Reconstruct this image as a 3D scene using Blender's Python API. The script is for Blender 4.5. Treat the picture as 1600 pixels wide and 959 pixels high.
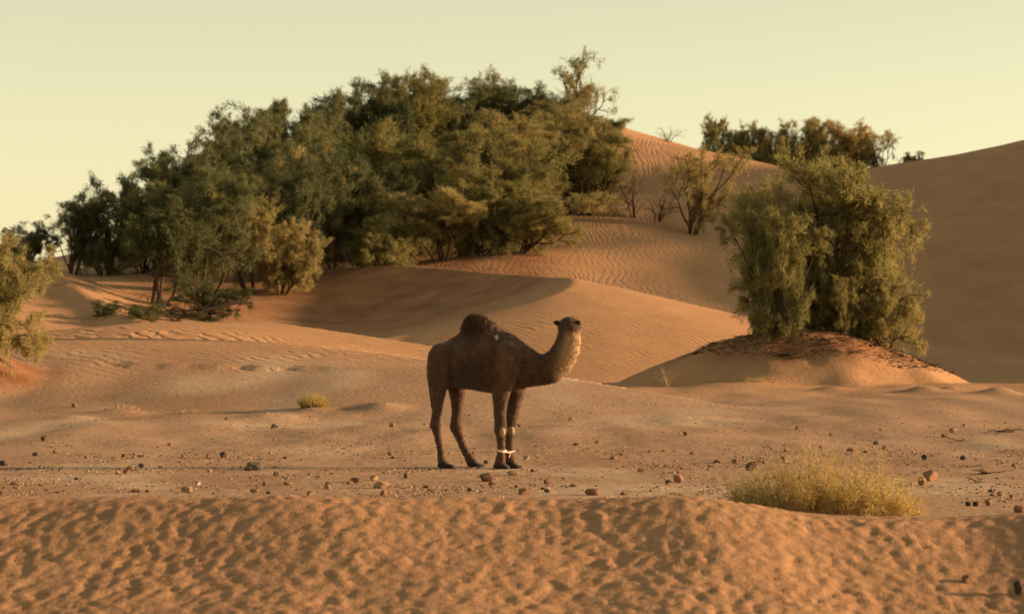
import bpy, math, random
import numpy as np
from math import radians, pi, sin, cos, tan
from mathutils import Vector

# ------------------------------------------------------------------ camera
scene = bpy.context.scene
for o in list(bpy.data.objects):
    bpy.data.objects.remove(o)
COL = scene.collection
F, HZ, CH = 4560.0, 548.0, 1.6          # focal length (px of a 1600 px picture), horizon row, eye height
cam_d = bpy.data.cameras.new('camera'); cam = bpy.data.objects.new('camera', cam_d); COL.objects.link(cam)
cam.location = (0, 0, CH)
cam.rotation_euler = (pi/2 + math.atan((HZ-479.5)/F), 0, 0)
cam_d.sensor_width = 36; cam_d.lens = F/1600*36
cam_d.clip_start = 0.5; cam_d.clip_end = 6000
cam_d.dof.use_dof = True; cam_d.dof.focus_distance = 40.0; cam_d.dof.aperture_fstop = 3.4
scene.camera = cam

# ------------------------------------------------------------------ light
SUN_EL, SUN_PHI = radians(9.5), radians(-4)     # low sun from the right, a little beyond the camel
sdir = Vector((cos(SUN_EL)*cos(SUN_PHI), -cos(SUN_EL)*sin(SUN_PHI), sin(SUN_EL)))
sl = bpy.data.lights.new('sun', 'SUN'); sl.energy = 5.0; sl.angle = radians(2.4); sl.color = (1.0, 0.635, 0.355)
so = bpy.data.objects.new('sun', sl); COL.objects.link(so)
so.rotation_euler = sdir.to_track_quat('Z', 'Y').to_euler()
world = bpy.data.worlds.new('World'); scene.world = world; world.use_nodes = True
wn = world.node_tree; wn.nodes.clear()
sky = wn.nodes.new('ShaderNodeTexSky'); sky.sky_type = 'NISHITA'; sky.sun_disc = False
sky.sun_elevation = SUN_EL; sky.sun_rotation = math.atan2(sdir.x, sdir.y)
sky.air_density = 0.9; sky.dust_density = 0.6; sky.ozone_density = 0.6
tint = wn.nodes.new('ShaderNodeMix'); tint.data_type = 'RGBA'; tint.blend_type = 'MULTIPLY'
tint.inputs[0].default_value = 1.0
tint.inputs[7].default_value = (1.0, 0.875, 0.595, 1)     # the warm cast of the whole picture
bg = wn.nodes.new('ShaderNodeBackground'); bg.inputs[1].default_value = 0.105
wo = wn.nodes.new('ShaderNodeOutputWorld')
hs = wn.nodes.new('ShaderNodeHueSaturation'); hs.inputs['Saturation'].default_value = 0.45      # dusty, almost white air
wn.links.new(sky.outputs[0], hs.inputs['Color']); wn.links.new(hs.outputs[0], tint.inputs[6]); wn.links.new(tint.outputs[2], bg.inputs[0]); wn.links.new(bg.outputs[0], wo.inputs[0])
vs = scene.view_settings
vs.view_transform = 'Standard'; vs.look = 'None'; vs.gamma = 1.0; vs.use_curve_mapping = False
vs.exposure = 1.2
scene.render.resolution_x, scene.render.resolution_y = 1024, 613

# ------------------------------------------------------------------ helpers
def un(px, py, d):                                  # point seen at picture position px, py, d metres ahead
    return ((px-800)/F*d, d, CH + (HZ-py)/F*d)

def _hash(ix, iy, seed):
    h = (ix*374761393 + iy*668265263 + seed*974634777) & 0xffffffff
    h = ((h ^ (h >> 13))*1274126177) & 0xffffffff
    return h ^ (h >> 16)
def perlin(x, y, seed=0):
    x = np.asarray(x, float); y = np.asarray(y, float)
    ix = np.floor(x).astype(np.int64); iy = np.floor(y).astype(np.int64)
    fx = x-ix; fy = y-iy
    def g(jx, jy):
        a = _hash(ix+jx, iy+jy, seed)*(2*pi/4294967296.0)
        return np.cos(a)*(fx-jx) + np.sin(a)*(fy-jy)
    u = fx*fx*fx*(fx*(fx*6-15)+10); v = fy*fy*fy*(fy*(fy*6-15)+10)
    a = g(0,0)*(1-u)+g(1,0)*u; b = g(0,1)*(1-u)+g(1,1)*u
    return (a*(1-v)+b*v)*1.45
def fbm(x, y, seed=0, oct=4, gain=.5):
    s = 0; a = 1; f = 1
    for k in range(oct):
        s = s + a*perlin(x*f+17.3*k, y*f-9.1*k, seed+k); a *= gain; f *= 2.03
    return s
def sstep(a, b, x):
    t = np.clip((x-a)/(b-a), 0, 1); return t*t*(3-2*t)
def smax(a, b, k):
    h = np.clip(.5+.5*(a-b)/k, 0, 1); return b*(1-h)+a*h+k*h*(1-h)

def mesh_np(name, v, f, smooth=False):
    v = np.asarray(v, np.float32); f = np.asarray(f, np.int32)
    me = bpy.data.meshes.new(name); n = f.shape[1]
    me.vertices.add(len(v)); me.vertices.foreach_set('co', v.ravel())
    me.loops.add(f.size); me.loops.foreach_set('vertex_index', f.ravel())
    me.polygons.add(len(f)); me.polygons.foreach_set('loop_start', np.arange(0, f.size, n, dtype=np.int32))
    if smooth: me.polygons.foreach_set('use_smooth', np.ones(len(f), bool))
    me.update(calc_edges=True)
    return me
def attr(me, name, data, kind='FLOAT'):
    a = me.attributes.new(name, kind, 'POINT')
    if kind == 'FLOAT': a.data.foreach_set('value', np.asarray(data, np.float32).ravel())
    else:
        c = np.ones((len(data), 4), np.float32); c[:, :3] = data
        a.data.foreach_set('color', c.ravel())
def obj(name, me, mat=None, parent=None, **props):
    o = bpy.data.objects.new(name, me); COL.objects.link(o)
    if mat is not None: me.materials.append(mat)
    if parent is not None: o.parent = parent
    for k, v in props.items(): o[k] = v
    return o
def empty(name, loc, rz=0, **props):
    o = bpy.data.objects.new(name, None); COL.objects.link(o)
    o.location = loc; o.rotation_euler = (0, 0, rz); o.empty_display_size = .2
    for k, v in props.items(): o[k] = v
    return o
def copy_tree(o, parent=None):
    c = o.copy(); COL.objects.link(c)
    if parent is not None: c.parent = parent
    for ch in o.children: copy_tree(ch, c)
    return c

class NT:
    def __init__(s, name):
        s.m = bpy.data.materials.new(name); s.m.use_nodes = True
        s.t = s.m.node_tree; s.t.nodes.clear()
        s.out = s.n('ShaderNodeOutputMaterial')
    def n(s, typ, ins=None, **kw):
        q = s.t.nodes.new(typ)
        for k, v in kw.items(): setattr(q, k, v)
        for k, v in (ins or {}).items():
            if isinstance(v, bpy.types.NodeSocket): s.t.links.new(v, q.inputs[k])
            else: q.inputs[k].default_value = v
        return q
    def math(s, op, a, b=0.0, c=None):
        d = {0: a, 1: b}
        if c is not None: d[2] = c
        return s.n('ShaderNodeMath', d, operation=op).outputs[0]
    def mix(s, f, a, b, mode='MIX'):
        return s.n('ShaderNodeMix', {0: f, 6: a, 7: b}, data_type='RGBA', blend_type=mode).outputs[2]
    def noise(s, vec, scale, detail=3, rough=.55):
        return s.n('ShaderNodeTexNoise', {'Vector': vec, 'Scale': scale, 'Detail': detail, 'Roughness': rough}).outputs[0]
    def ramp(s, fac, stops):
        q = s.n('ShaderNodeValToRGB', {0: fac}); e = q.color_ramp.elements
        for i, (p, c) in enumerate(stops):
            el = e[i] if i < 2 else e.new(p)
            el.position = p; el.color = (c, c, c, 1) if isinstance(c, (int, float)) else (*c, 1)
        return q.outputs[0]

# ------------------------------------------------------------------ materials
def sand_material():
    T = NT('sand'); P = T.n('ShaderNodeTexCoord').outputs['Object']
    alb = T.n('ShaderNodeAttribute', attribute_name='albedo').outputs['Color']
    ph = T.n('ShaderNodeAttribute', attribute_name='phase').outputs['Fac']
    am = T.n('ShaderNodeAttribute', attribute_name='ripple').outputs['Fac']
    gr = T.n('ShaderNodeAttribute', attribute_name='grit').outputs['Fac']
    n1 = T.noise(P, 9.0, 5, .65); n2 = T.noise(P, 60.0, 3, .6)
    v = T.n('ShaderNodeMapRange', {0: n1, 1: .3, 2: .7, 3: .86, 4: 1.14}).outputs[0]
    v2 = T.n('ShaderNodeMapRange', {0: n2, 1: .3, 2: .7, 3: .9, 4: 1.1}).outputs[0]
    vv = T.math('MULTIPLY', v, v2)
    col = T.n('ShaderNodeVectorMath', {0: alb, 3: vv}, operation='SCALE').outputs[0]
    s = T.math('SINE', ph)
    s2 = T.math('MULTIPLY', T.math('SINE', T.math('MULTIPLY_ADD', ph, 2.0, 0.6)), .25)
    wav = T.math('MULTIPLY', T.math('ADD', s, s2), am)
    brk = T.ramp(T.noise(P, .9, 2), [(.3, .35), (.6, 1.0)])
    h = T.math('MULTIPLY', wav, brk)
    g = T.math('MULTIPLY', T.math('ADD', T.math('MULTIPLY', n1, .02), T.math('MULTIPLY', n2, .004)), gr)
    hh = T.math('MULTIPLY_ADD', h, .012, g)
    bp = T.n('ShaderNodeBump', {'Strength': 1.0, 'Distance': 1.0, 'Height': hh}).outputs[0]
    b = T.n('ShaderNodeBsdfPrincipled', {'Base Color': col, 'Roughness': .95, 'Specular IOR Level': .1, 'Normal': bp})
    T.t.links.new(b.outputs[0], T.out.inputs[0]); return T.m

def foliage_material(name, c1, c2, c3):
    T = NT(name)
    r = T.n('ShaderNodeNewGeometry').outputs['Random Per Island']
    oi = T.n('ShaderNodeObjectInfo').outputs['Random']
    P = T.n('ShaderNodeTexCoord').outputs['Object']
    n = T.noise(P, 1.1, 3)
    col = T.mix(T.n('ShaderNodeMapRange', {0: n, 1: .35, 2: .65, 3: 0.0, 4: 1.0}).outputs[0], (*c1, 1), (*c2, 1))
    col = T.mix(T.math('MULTIPLY', r, .55), col, (*c3, 1))
    hsv = T.n('ShaderNodeHueSaturation', {'Hue': T.math('MULTIPLY_ADD', oi, -.03, .512), 'Saturation': 1.0,
              'Value': T.math('MULTIPLY_ADD', oi, .4, .8), 'Color': col}).outputs[0]
    d = T.n('ShaderNodeBsdfDiffuse', {0: hsv}); t = T.n('ShaderNodeBsdfTranslucent', {0: hsv})
    m = T.n('ShaderNodeMixShader', {0: .45, 1: d.outputs[0], 2: t.outputs[0]})
    T.t.links.new(m.outputs[0], T.out.inputs[0]); return T.m

def plain_material(name, c1, c2, scale=8, rough=.9, bump=.0, spec=.15, rnd=0.0):
    T = NT(name); P = T.n('ShaderNodeTexCoord').outputs['Object']
    n = T.noise(P, scale, 5, .65)
    col = T.mix(T.n('ShaderNodeMapRange', {0: n, 1: .32, 2: .68, 3: 0.0, 4: 1.0}).outputs[0], (*c1, 1), (*c2, 1))
    if rnd:
        oi = T.n('ShaderNodeObjectInfo').outputs['Random']
        col = T.n('ShaderNodeHueSaturation', {'Value': T.math('MULTIPLY_ADD', oi, rnd, 1-rnd*.5), 'Color': col}).outputs[0]
    b = T.n('ShaderNodeBsdfPrincipled', {'Base Color': col, 'Roughness': rough, 'Specular IOR Level': spec})
    if bump:
        b2 = T.n('ShaderNodeBump', {'Strength': 1.0, 'Distance': bump, 'Height': T.noise(P, scale*3, 4, .7)})
        T.t.links.new(b2.outputs[0], b.inputs['Normal'])
    T.t.links.new(b.outputs[0], T.out.inputs[0]); return T.m

def coat_material():
    T = NT('camel_coat'); P = T.n('ShaderNodeTexCoord').outputs['Object']
    c = T.n('ShaderNodeAttribute', attribute_name='coat').outputs['Color']
    n = T.noise(P, 17, 6, .72); n2 = T.noise(P, 90, 3, .6)
    v = T.n('ShaderNodeMapRange', {0: n, 1: .3, 2: .7, 3: .65, 4: 1.4}).outputs[0]
    col = T.n('ShaderNodeVectorMath', {0: c, 3: v}, operation='SCALE').outputs[0]
    bp = T.n('ShaderNodeBump', {'Strength': 1.0, 'Distance': .022, 'Height': T.math('ADD', n, T.math('MULTIPLY', n2, .4))}).outputs[0]
    b = T.n('ShaderNodeBsdfPrincipled', {'Base Color': col, 'Roughness': .85, 'Specular IOR Level': .15, 'Normal': bp,
             'Sheen Weight': .15, 'Sheen Roughness': .5})
    T.t.links.new(b.outputs[0], T.out.inputs[0]); return T.m

M_SAND = sand_material()
M_COAT = coat_material()
M_FOL = foliage_material('tamarisk_foliage', (.145, .155, .060), (.255, .232, .085), (.33, .27, .11))
M_FOLD = foliage_material('dark_tamarisk_foliage', (.080, .105, .052), (.140, .155, .068), (.21, .195, .085))
M_FOLY = foliage_material('yellowing_foliage', (.30, .245, .09), (.40, .305, .11), (.46, .35, .15))
M_FOLB = foliage_material('bright_tamarisk_foliage', (.21, .21, .085), (.34, .295, .11), (.42, .34, .145))
M_BARK = plain_material('bark', (.045, .028, .016), (.09, .055, .032), 14, bump=.01)
M_DEAD = plain_material('dead_wood', (.03, .02, .014), (.07, .046, .03), 20)
M_STRAW = plain_material('straw', (.42, .31, .15), (.30, .20, .09), 20)
ROCKC = {'dark': ((.06, .045, .035), (.11, .08, .06)), 'brown': ((.17, .09, .05), (.27, .15, .09)),
         'tan': ((.34, .21, .11), (.46, .30, .17)), 'red': ((.28, .135, .075), (.37, .205, .12)),
         'grey': ((.15, .12, .09), (.23, .19, .14)), 'pale': ((.50, .38, .26), (.60, .48, .34))}
M_ROCK = {k: plain_material(k+'_stone', a, b, 9, .85, bump=.02, rnd=.3) for k, (a, b) in ROCKC.items()}

# ------------------------------------------------------------------ terrain
def rbf_fit(P):
    P = np.array(P); n = len(P); xy = P[:, :2]
    r2 = ((xy[:, None]-xy[None])**2).sum(-1)
    K = .5*r2*np.log(r2+1e-9) + np.eye(n)*1.0
    A = np.zeros((n+3, n+3)); A[:n, :n] = K
    A[:n, n] = 1; A[:n, n+1:] = xy; A[n, :n] = 1; A[n+1:, :n] = xy.T
    w = np.linalg.solve(A, np.concatenate([P[:, 2], [0, 0, 0]])); return xy, w
def rbf_eval(fit, x, y):
    xy, w = fit; n = len(xy); z = w[n] + w[n+1]*x + w[n+2]*y
    for i in range(n):
        r2 = (x-xy[i, 0])**2+(y-xy[i, 1])**2
        z = z + w[i]*.5*r2*np.log(r2+1e-9)
    return z
BACK = [  # sand seen at picture position, distance
 (1200,612,78),(1500,612,78),(1750,612,78),(900,600,78),(600,600,78),(300,600,78),(0,600,78),(-300,600,78),
 (1500,577,96),(1300,575,96),(1750,575,96),(1450,547,118),(1600,551,116),(1750,551,116),
 (1450,435,134),(1600,435,132),(1800,435,132),(1400,319,150),(1500,316,150),(1620,318,149),(1320,328,151),(1800,310,149),
 (1420,338,163),(1600,332,163),(1510,335,163),
 (1320,270,200),(1400,257,200),(1500,240,198),(1600,220,196),(1750,195,196),(1320,340,240),(1600,320,250),(1320,290,215),(1450,275,216),(1600,245,216),(1230,296,185),(1100,275,186),(960,230,186),
 (1250,405,130),(1250,490,112),(1260,338,142),(1300,300,170),
 (930,188,165),(1000,210,164),(1100,236,162),(1230,262,158),(930,250,205),(1100,290,205),(1230,305,205),
 (950,290,148),(1100,288,150),(1200,290,152),(930,332,130),(1100,330,134),(1000,336,130),(1180,332,136),
 (950,380,119),(1100,385,118),(950,430,109),(1080,450,108),(1150,500,100),(1000,500,98),
 (700,235,172),(700,330,140),(700,406,118),(700,470,103),(720,530,94),(800,280,150),(800,395,112),(850,345,126),
 (500,300,165),(500,360,135),(500,414,118),(600,406,118),(600,475,103),(480,500,100),(600,535,94),(450,538,92),(350,365,150),(350,410,120),(350,490,98),(420,522,94),
 (200,405,150),(200,432,112),(240,530,91),(300,535,90),(100,425,130),(100,455,100),(0,420,135),(-150,425,120),(-150,480,90),(0,500,90),
 (500,380,210),(200,430,210),(800,330,215),(-100,440,210)]
FIT = rbf_fit([un(*p) for p in BACK] + [(45,90,.8),(45,120,3),(45,160,8),(45,200,14),(-45,90,1),(-45,140,4),(-45,200,5)])
def poly(P, n=60):
    P = np.array([un(*p) if len(p) == 3 else p[:3] for p in P]); t = np.linspace(0, len(P)-1, n)
    k = np.clip(t.astype(int), 0, len(P)-2); f = (t-k)[:, None]
    p0 = P[np.clip(k-1, 0, None)]; p1 = P[k]; p2 = P[k+1]; p3 = P[np.clip(k+2, None, len(P)-1)]
    return .5*(2*p1+(p2-p0)*f+(2*p0-5*p1+4*p2-p3)*f*f+(3*p1-p0-3*p2+p3)*f**3)
def dune(crest, x, y, left, right):
    """height of a dune with the given crest line; left and right are drop(distance) on the two sides of it"""
    best = np.full(x.shape, 1e9); side = np.zeros(x.shape); zl = np.full(x.shape, -99.); zr = zl.copy()
    for i in range(len(crest)):
        c = crest[i]; t = crest[min(i+1, len(crest)-1)]-crest[max(i-1, 0)]
        dx = x-c[0]; dy = y-c[1]; d = np.sqrt(dx*dx+dy*dy)
        s = t[0]*dy-t[1]*dx; m = d < best
        best = np.where(m, d, best); side = np.where(m, s, side)
        zl = np.maximum(zl, c[2]-left(d)); zr = np.maximum(zr, c[2]-right(d))
    return np.where(side > 0, zl, zr)
CR_D = poly([(330,512,110),(450,462,110),(520,431,109),(600,414,108),(700,418,106),(800,428,102),(865,432,99),(893,435,96),(880,452,93.5),(820,474,91.5),(700,505,90),(580,532,88),(480,550,87)], 110)
CR_C = poly([(235,523,84),(300,507,85),(350,502,85),(420,503,85),(500,515,84),(600,532,83),(690,548,82),(780,575,80)], 60)
CR_C2 = poly([(120,530,79.5),(170,513,80),(220,504,81),(290,502,83),(330,508,84)], 30)
CR_F = poly([(-120,392,104),(-50,396,103),(0,402,101.5),(50,409,100),(100,436,98),(150,470,95),(200,492,92),(280,514,88)], 60)
CR_A = poly([(-200,548,71),(-100,540,72),(0,534,73),(100,529,74),(200,528,74),(300,535,73),(400,545,72),(500,556,70),(600,570,68),(700,588,66),(800,606,64)], 80)
CR_K = np.array([(49,92,0.),(47,105,2.5),(46,115,4.6),(45,122,6.),(45,130,8.),(45,139,11.6),(45,146,15.9),(46,152,17.8),(46,158,17.3),(47,164,16.7),(48,172,17.8),(52,195,22.),(62,240,18.)])  # unseen ridge beyond the right edge; crest heights shaped for its shadow
CR_K = poly([(a, b, c, 0) for a, b, c in CR_K], 70)
MOUND = un(1275, 500, 72.5)

def bank_crest(x):
    return .455 - .16*sstep(1.1, 3.0, x) + .04*sstep(3.4, 4.6, x) + .012*perlin(x*.7, 3.1, 5)
def H(x, y):
    x = np.asarray(x, float); y = np.asarray(y, float)
    # stony plain, rising gently to its far edge
    z = .0245*np.clip(y-40, 0, None) + .02*perlin(x*.10, y*.07, 11)*sstep(24, 34, y)
    edge = 72 + 1.2*perlin(x*.15, 0.3, 3)
    z = z - np.clip(y-edge, 0, None)*.06*sstep(0, 4, y-edge)
    wl = sstep(41, 48, y)*(1-sstep(70, 78, y))
    z = z + wl*(.075*perlin(x*.35, y*.16, 21)+.04*perlin(x*.9, y*.30, 22))
    z = z + .010*perlin(x*1.1, y*.8, 23)*sstep(27, 32, y)*(1-sstep(75, 80, y))
    z = z + .006*fbm(x*3.1, y*2.4, 24, 3)*sstep(26, 30, y)*(1-sstep(75, 80, y))
    far = y > 54
    if np.any(far):
        xs, ys = x[far], y[far]; zz = z[far]
        # long low dune at the left, with a broken undercut edge
        A = dune(CR_A, xs, ys, lambda d: .16*d, lambda d: .018*d+.00036*d**3)
        uy = 63.4+.7*perlin(xs*.3, 1.7, 31)+.35*perlin(xs*1.3, 4.2, 32)+.3*perlin(xs*3.7, 4.2, 34)
        wA = sstep(-9.6, -8.0, xs)*(1-sstep(-4.9, -3.2, xs))
        A = A - .085*wA*(1-sstep(uy-.09, uy+.09, ys))*(.8+.3*perlin(xs*.5, 9.3, 33))
        zz = smax(zz, A, .12)
        Cc = dune(CR_C, xs, ys, lambda d: .3*d, lambda d: .10*d+.008*d*d)
        C2 = dune(CR_C2, xs, ys, lambda d: .25*d, lambda d: .05*d+.012*d*d)
        Ff = dune(CR_F, xs, ys, lambda d: .32*d, lambda d: 2.2*np.tanh(.36*d/2.2)+.05*d)
        Dd = dune(CR_D, xs, ys, lambda d: .20*d+.0045*d*d, lambda d: 2.6*np.tanh(.33*d/2.6)+.03*d)
        Kk = dune(CR_K, xs, ys, lambda d: .50*d, lambda d: .16*d)
        B = rbf_eval(FIT, xs, np.clip(ys, 76, None)) - 8*sstep(0, 14, 76-ys)
        zb = smax(B, Ff, .25); zb = smax(zb, Dd, .15); zb = smax(zb, Cc, .12); zb = smax(zb, C2, .12); zb = smax(zb, Kk, .6)
        zb = np.where(ys > 76, zb, np.maximum(np.maximum(Cc, C2), -1.5))
        zz = smax(zz, zb, .15)
        # mound under the big shrub, and one at the left edge
        def bump(cx, cy, rl, rr, ry, h, p=1.25):
            dx = xs-cx; r = np.sqrt((dx/np.where(dx < 0, rl, rr))**2+((ys-cy)/ry)**2)
            r = r*(1+.10*perlin(xs*.6+cx, ys*.6, 41))
            return h*np.clip(1-r, 0, 1)**p*(1+.06*perlin(xs*1.6, ys*1.6, 42))
        zz = zz + (2.2*np.tanh(bump(MOUND[0], 74.5, 5.0, 4.1, 4.6, 2.15, 1.0)/2.2))*(1+.05*fbm(xs*1.7, ys*1.7, 43, 3))
        zz = zz + bump(-11.2, 61.5, 2.2, 1.45, 2.5, .62)
        zz = zz + .02*fbm(xs*.35, ys*.35, 51, 3)*sstep(74, 90, ys) + .10*perlin(xs*.16, ys*.12, 52)*sstep(112, 130, ys)
        z[far] = zz
    mid = (y > 44) & (y < 74)
    if np.any(mid):
        xs, ys = x[mid], y[mid]; zz = z[mid]
        for (px, py, d, r, h) in [(595,634,56,.50,.13),(490,642,56,.35,.06),(1300,612,68,.5,.13),(1440,612,67,.45,.15),(1560,618,66,.5,.16),(190,634,56,.6,.12),
                                  (110,640,54,.5,.08),(1485,612,68,.3,.1),(1180,606,70,1.2,.12),(420,650,54,.6,.06)]:
            cx = (px-800)/F*d; rr = np.sqrt(((xs-cx)/r)**2+((ys-d)/(r*1.2))**2)
            zz = zz + h*np.exp(-rr*rr*1.2)
        z[mid] = zz
    near = y < 30
    if np.any(near):
        xs, ys = x[near], y[near]; zz = z[near]
        cr = 22.6+.25*perlin(xs*.4, .7, 61)
        b = bank_crest(xs)
        dd_ = np.clip(cr-ys, 0, None); fall = .85*np.tanh((np.sqrt(dd_*dd_+.16)-.4)*.34/.85)
        zz = zz*sstep(24, 28, ys) + np.where(ys < cr, b-fall, b*(1-sstep(0, 4.8, ys-cr)))
        w = 1-sstep(22.2, 24.5, ys)
        q = .25*perlin(xs*1.3, ys*1.1, 70)
        lump = np.abs(fbm(xs*6.4+q, ys*3.4-q, 71, 2, .45))+.25*sstep(-.2, .5, fbm(xs*.9, ys*.7, 75, 2))
        amp = .72+.38*sstep(-.5, .5, fbm(xs*.7, ys*.6, 74, 2))
        zz = zz + w*(amp*.72*(.015*fbm(xs*9.5+q, ys*4.4+q, 72, 4, .66) - .013*np.exp(-(lump/.25)**2)) + .03*perlin(xs*1.1, ys*.6, 73))
        z[near] = zz
    return z

def grid(xs, ys):
    X, Y = np.meshgrid(xs, ys); z = H(X.ravel(), Y.ravel())
    v = np.stack([X.ravel(), Y.ravel(), z], 1); nx, ny = len(xs), len(ys)
    i = (np.arange(ny-1)[:, None]*nx+np.arange(nx-1)[None]).ravel()
    return v, np.stack([i, i+1, i+nx+1, i+nx], 1)
def grow(a, b, s, g):
    r = [a]
    while r[-1] < b: r.append(r[-1]+s); s *= g
    return np.array(r[1:])
def sand_attrs(me, v):
    x, y, z = v[:, 0].astype(float), v[:, 1].astype(float), v[:, 2].astype(float)
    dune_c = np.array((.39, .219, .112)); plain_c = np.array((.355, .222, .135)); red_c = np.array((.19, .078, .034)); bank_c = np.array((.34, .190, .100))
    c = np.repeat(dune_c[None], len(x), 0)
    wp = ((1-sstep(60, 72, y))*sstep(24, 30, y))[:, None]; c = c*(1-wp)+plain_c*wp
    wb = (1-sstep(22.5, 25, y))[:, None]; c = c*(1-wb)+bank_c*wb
    # red soil: shrub mound and thicket floor; doubles as painted shade under the front trees
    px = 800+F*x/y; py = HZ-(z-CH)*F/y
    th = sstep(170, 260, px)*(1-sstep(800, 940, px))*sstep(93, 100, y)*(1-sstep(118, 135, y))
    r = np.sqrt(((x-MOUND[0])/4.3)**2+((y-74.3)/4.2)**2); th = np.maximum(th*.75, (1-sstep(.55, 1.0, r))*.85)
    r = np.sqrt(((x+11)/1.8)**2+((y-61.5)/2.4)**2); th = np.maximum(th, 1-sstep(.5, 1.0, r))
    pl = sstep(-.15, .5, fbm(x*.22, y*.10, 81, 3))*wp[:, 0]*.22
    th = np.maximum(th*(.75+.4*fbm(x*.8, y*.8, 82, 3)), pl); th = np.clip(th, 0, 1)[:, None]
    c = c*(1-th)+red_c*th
    pale = (sstep(.05, .7, fbm(x*.3+4, y*.14, 83, 3))*wp[:, 0]*.7)[:, None]
    c = c*(1-pale)+np.array((.45, .325, .215))*pale
    c = c*(1+.10*fbm(x*.5, y*.4, 84, 3))[:, None]*(1+.05*fbm(x*3, y*2, 85, 3))[:, None]
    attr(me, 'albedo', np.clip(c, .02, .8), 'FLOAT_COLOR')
    # wind ripples
    w1 = .55*perlin(x*.55, y*.22, 91)+.16*perlin(x*1.6, y*.8, 92)+.10*perlin(x*4, y*1.6, 93)
    phE = 2*pi*(x+.10*(y-110)*.5+w1)/.28
    phD = 2*pi*(.62*x+.78*y+w1*1.1)/.30
    phA = 2*pi*(.62*x+.78*y+w1*1.5)/.50
    backE = y > 97.5
    ph = np.where(backE, phE, phD); ph = np.where(y < 81, phA, ph)
    am = np.where(backE, .72, .42)*sstep(56, 62, y)
    am = np.where(y < 81, 2.0*sstep(60, 66, y)*(1-sstep(-.5, 2, x)), am)
    am = am*np.where(y > 140, .75, 1.0)*(1-.6*sstep(77, 80, y)*(1-sstep(88, 91, y))*(1-sstep(700, 800, px)))
    am = am*(1-.85*sstep(895, 860, px)*sstep(90, 92, y)*(1-sstep(106, 108, y))*sstep(330, 420, px))
    am = am*(1-.85*(np.clip(th[:, 0], 0, 1)))
    am = am*(.45+.55*sstep(-.35, .25, fbm(x*.09, y*.07, 94, 2)))
    attr(me, 'phase', ph); attr(me, 'ripple', am)
    attr(me, 'grit', np.where(y < 25, .9, np.where(y < 75, 1.3, .55)))
XN = np.concatenate([-grow(4.6, 95, .05, 1.035)[::-1], np.arange(-4.6, 4.601, .03), grow(4.6, 95, .05, 1.035)])
YN = np.concatenate([np.array([-12, -4, 2, 6, 9, 11, 12.5, 13.5, 14.5, 15.2, 15.8, 16.2]), np.arange(16.5, 24, .03), np.arange(24, 60.4, .10)])
XF = np.concatenate([-grow(21, 150, .2, 1.06)[::-1], np.arange(-21, 36, .16), grow(36, 170, .25, 1.06)])
YF = np.concatenate([np.arange(60, 125, .17), np.arange(125, 215, .35), grow(215, 420, .5, 1.08)])
for nm, xs, ys in (('desert_plain', XN, YN), ('sand_dunes', XF, YF)):
    v, f = grid(xs, ys)
    if nm == 'sand_dunes':
        m = v[:, 1] > 260; v[m, 2] = v[m, 2]*(1-sstep(260, 330, v[m, 1]))
        e = np.maximum(sstep(60, 140, np.abs(v[:, 0]-10)), sstep(300, 400, v[:, 1])); v[:, 2] = v[:, 2]*(1-e)-.6*e
    else:
        e = sstep(40, 90, np.abs(v[:, 0])); v[:, 2] = v[:, 2]*(1-e)-.1*e
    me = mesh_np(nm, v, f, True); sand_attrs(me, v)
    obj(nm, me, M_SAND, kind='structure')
v, f = grid(np.array([0., 1]), np.array([0., 1]))
g = np.linspace(-1, 1, 41); g = np.sign(g)*np.abs(g)**1.6*5000
X, Y = np.meshgrid(g, g); v = np.stack([X.ravel(), Y.ravel(), np.full(X.size, -1.0)], 1)
i = (np.arange(40)[:, None]*41+np.arange(40)[None]).ravel()
me = mesh_np('far_ground', v, np.stack([i, i+1, i+42, i+41], 1)); attr(me, 'albedo', np.repeat([[.40, .21, .105]], len(v), 0), 'FLOAT_COLOR')
obj('ground', me, M_SAND, kind='structure')

def h1(x, y): return float(H(np.array([x]), np.array([y]))[0])
def hit(px, py, d0=27.0, d1=75.0):                # where the sand is seen at a picture position
    d = np.arange(d0, d1, .05); x = (px-800)/F*d; zr = CH+(HZ-py)/F*d
    k = np.argmax(H(x, d) > zr)
    return (float(x[k]), float(d[k]), h1(x[k], d[k]))

# ------------------------------------------------------------------ camel
CD, CPX, CA = 40.0, 745.0, radians(20)      # distance, picture column of its middle, turned towards the camera
PXM = F/CD
GY0 = 730.0
def cl(px, py, w):                          # picture position and sideways offset -> camel's own axes (x ahead, y to its left, z up)
    X = (px-CPX)/PXM
    return np.array(((X-w*sin(CA))/cos(CA), w, (GY0-py)/PXM))
def rcone(p, a, b, ra, rb, sw=1.0):
    ax = np.array([1, 1/sw, 1.0]); q = p*ax; a = a*ax; b = b*ax
    ab = b-a; t = np.clip(((q-a)@ab)/max(1e-9, ab@ab), 0, 1)
    return np.linalg.norm(q-a-t[:, None]*ab, axis=1)-(ra+(rb-ra)*t)
def ellip(p, c, r):
    r = np.array(r); q = (p-c)/r; k = np.linalg.norm(q, axis=1); k2 = np.linalg.norm(q/r, axis=1)+1e-9
    return k*(k-1)/k2
def smin(a, b, k):
    h = np.clip(.5+.5*(b-a)/k, 0, 1); return b*(1-h)+a*h-k*h*(1-h)
TOR = np.array([(668,574,582,.02),(673,560,592,.09),(682,544,604,.18),(695,533,606,.25),(715,522,605,.30),(735,519,606,.32),(755,514,610,.335),(765,509.5,611.5,.335),(776,509,612,.32),
                (786,511,611,.30),(794,514.5,610,.28),(806,524,606,.24),(818,539,601,.18),(830,551,597,.11),(838,566,588,.03)], float)
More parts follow.
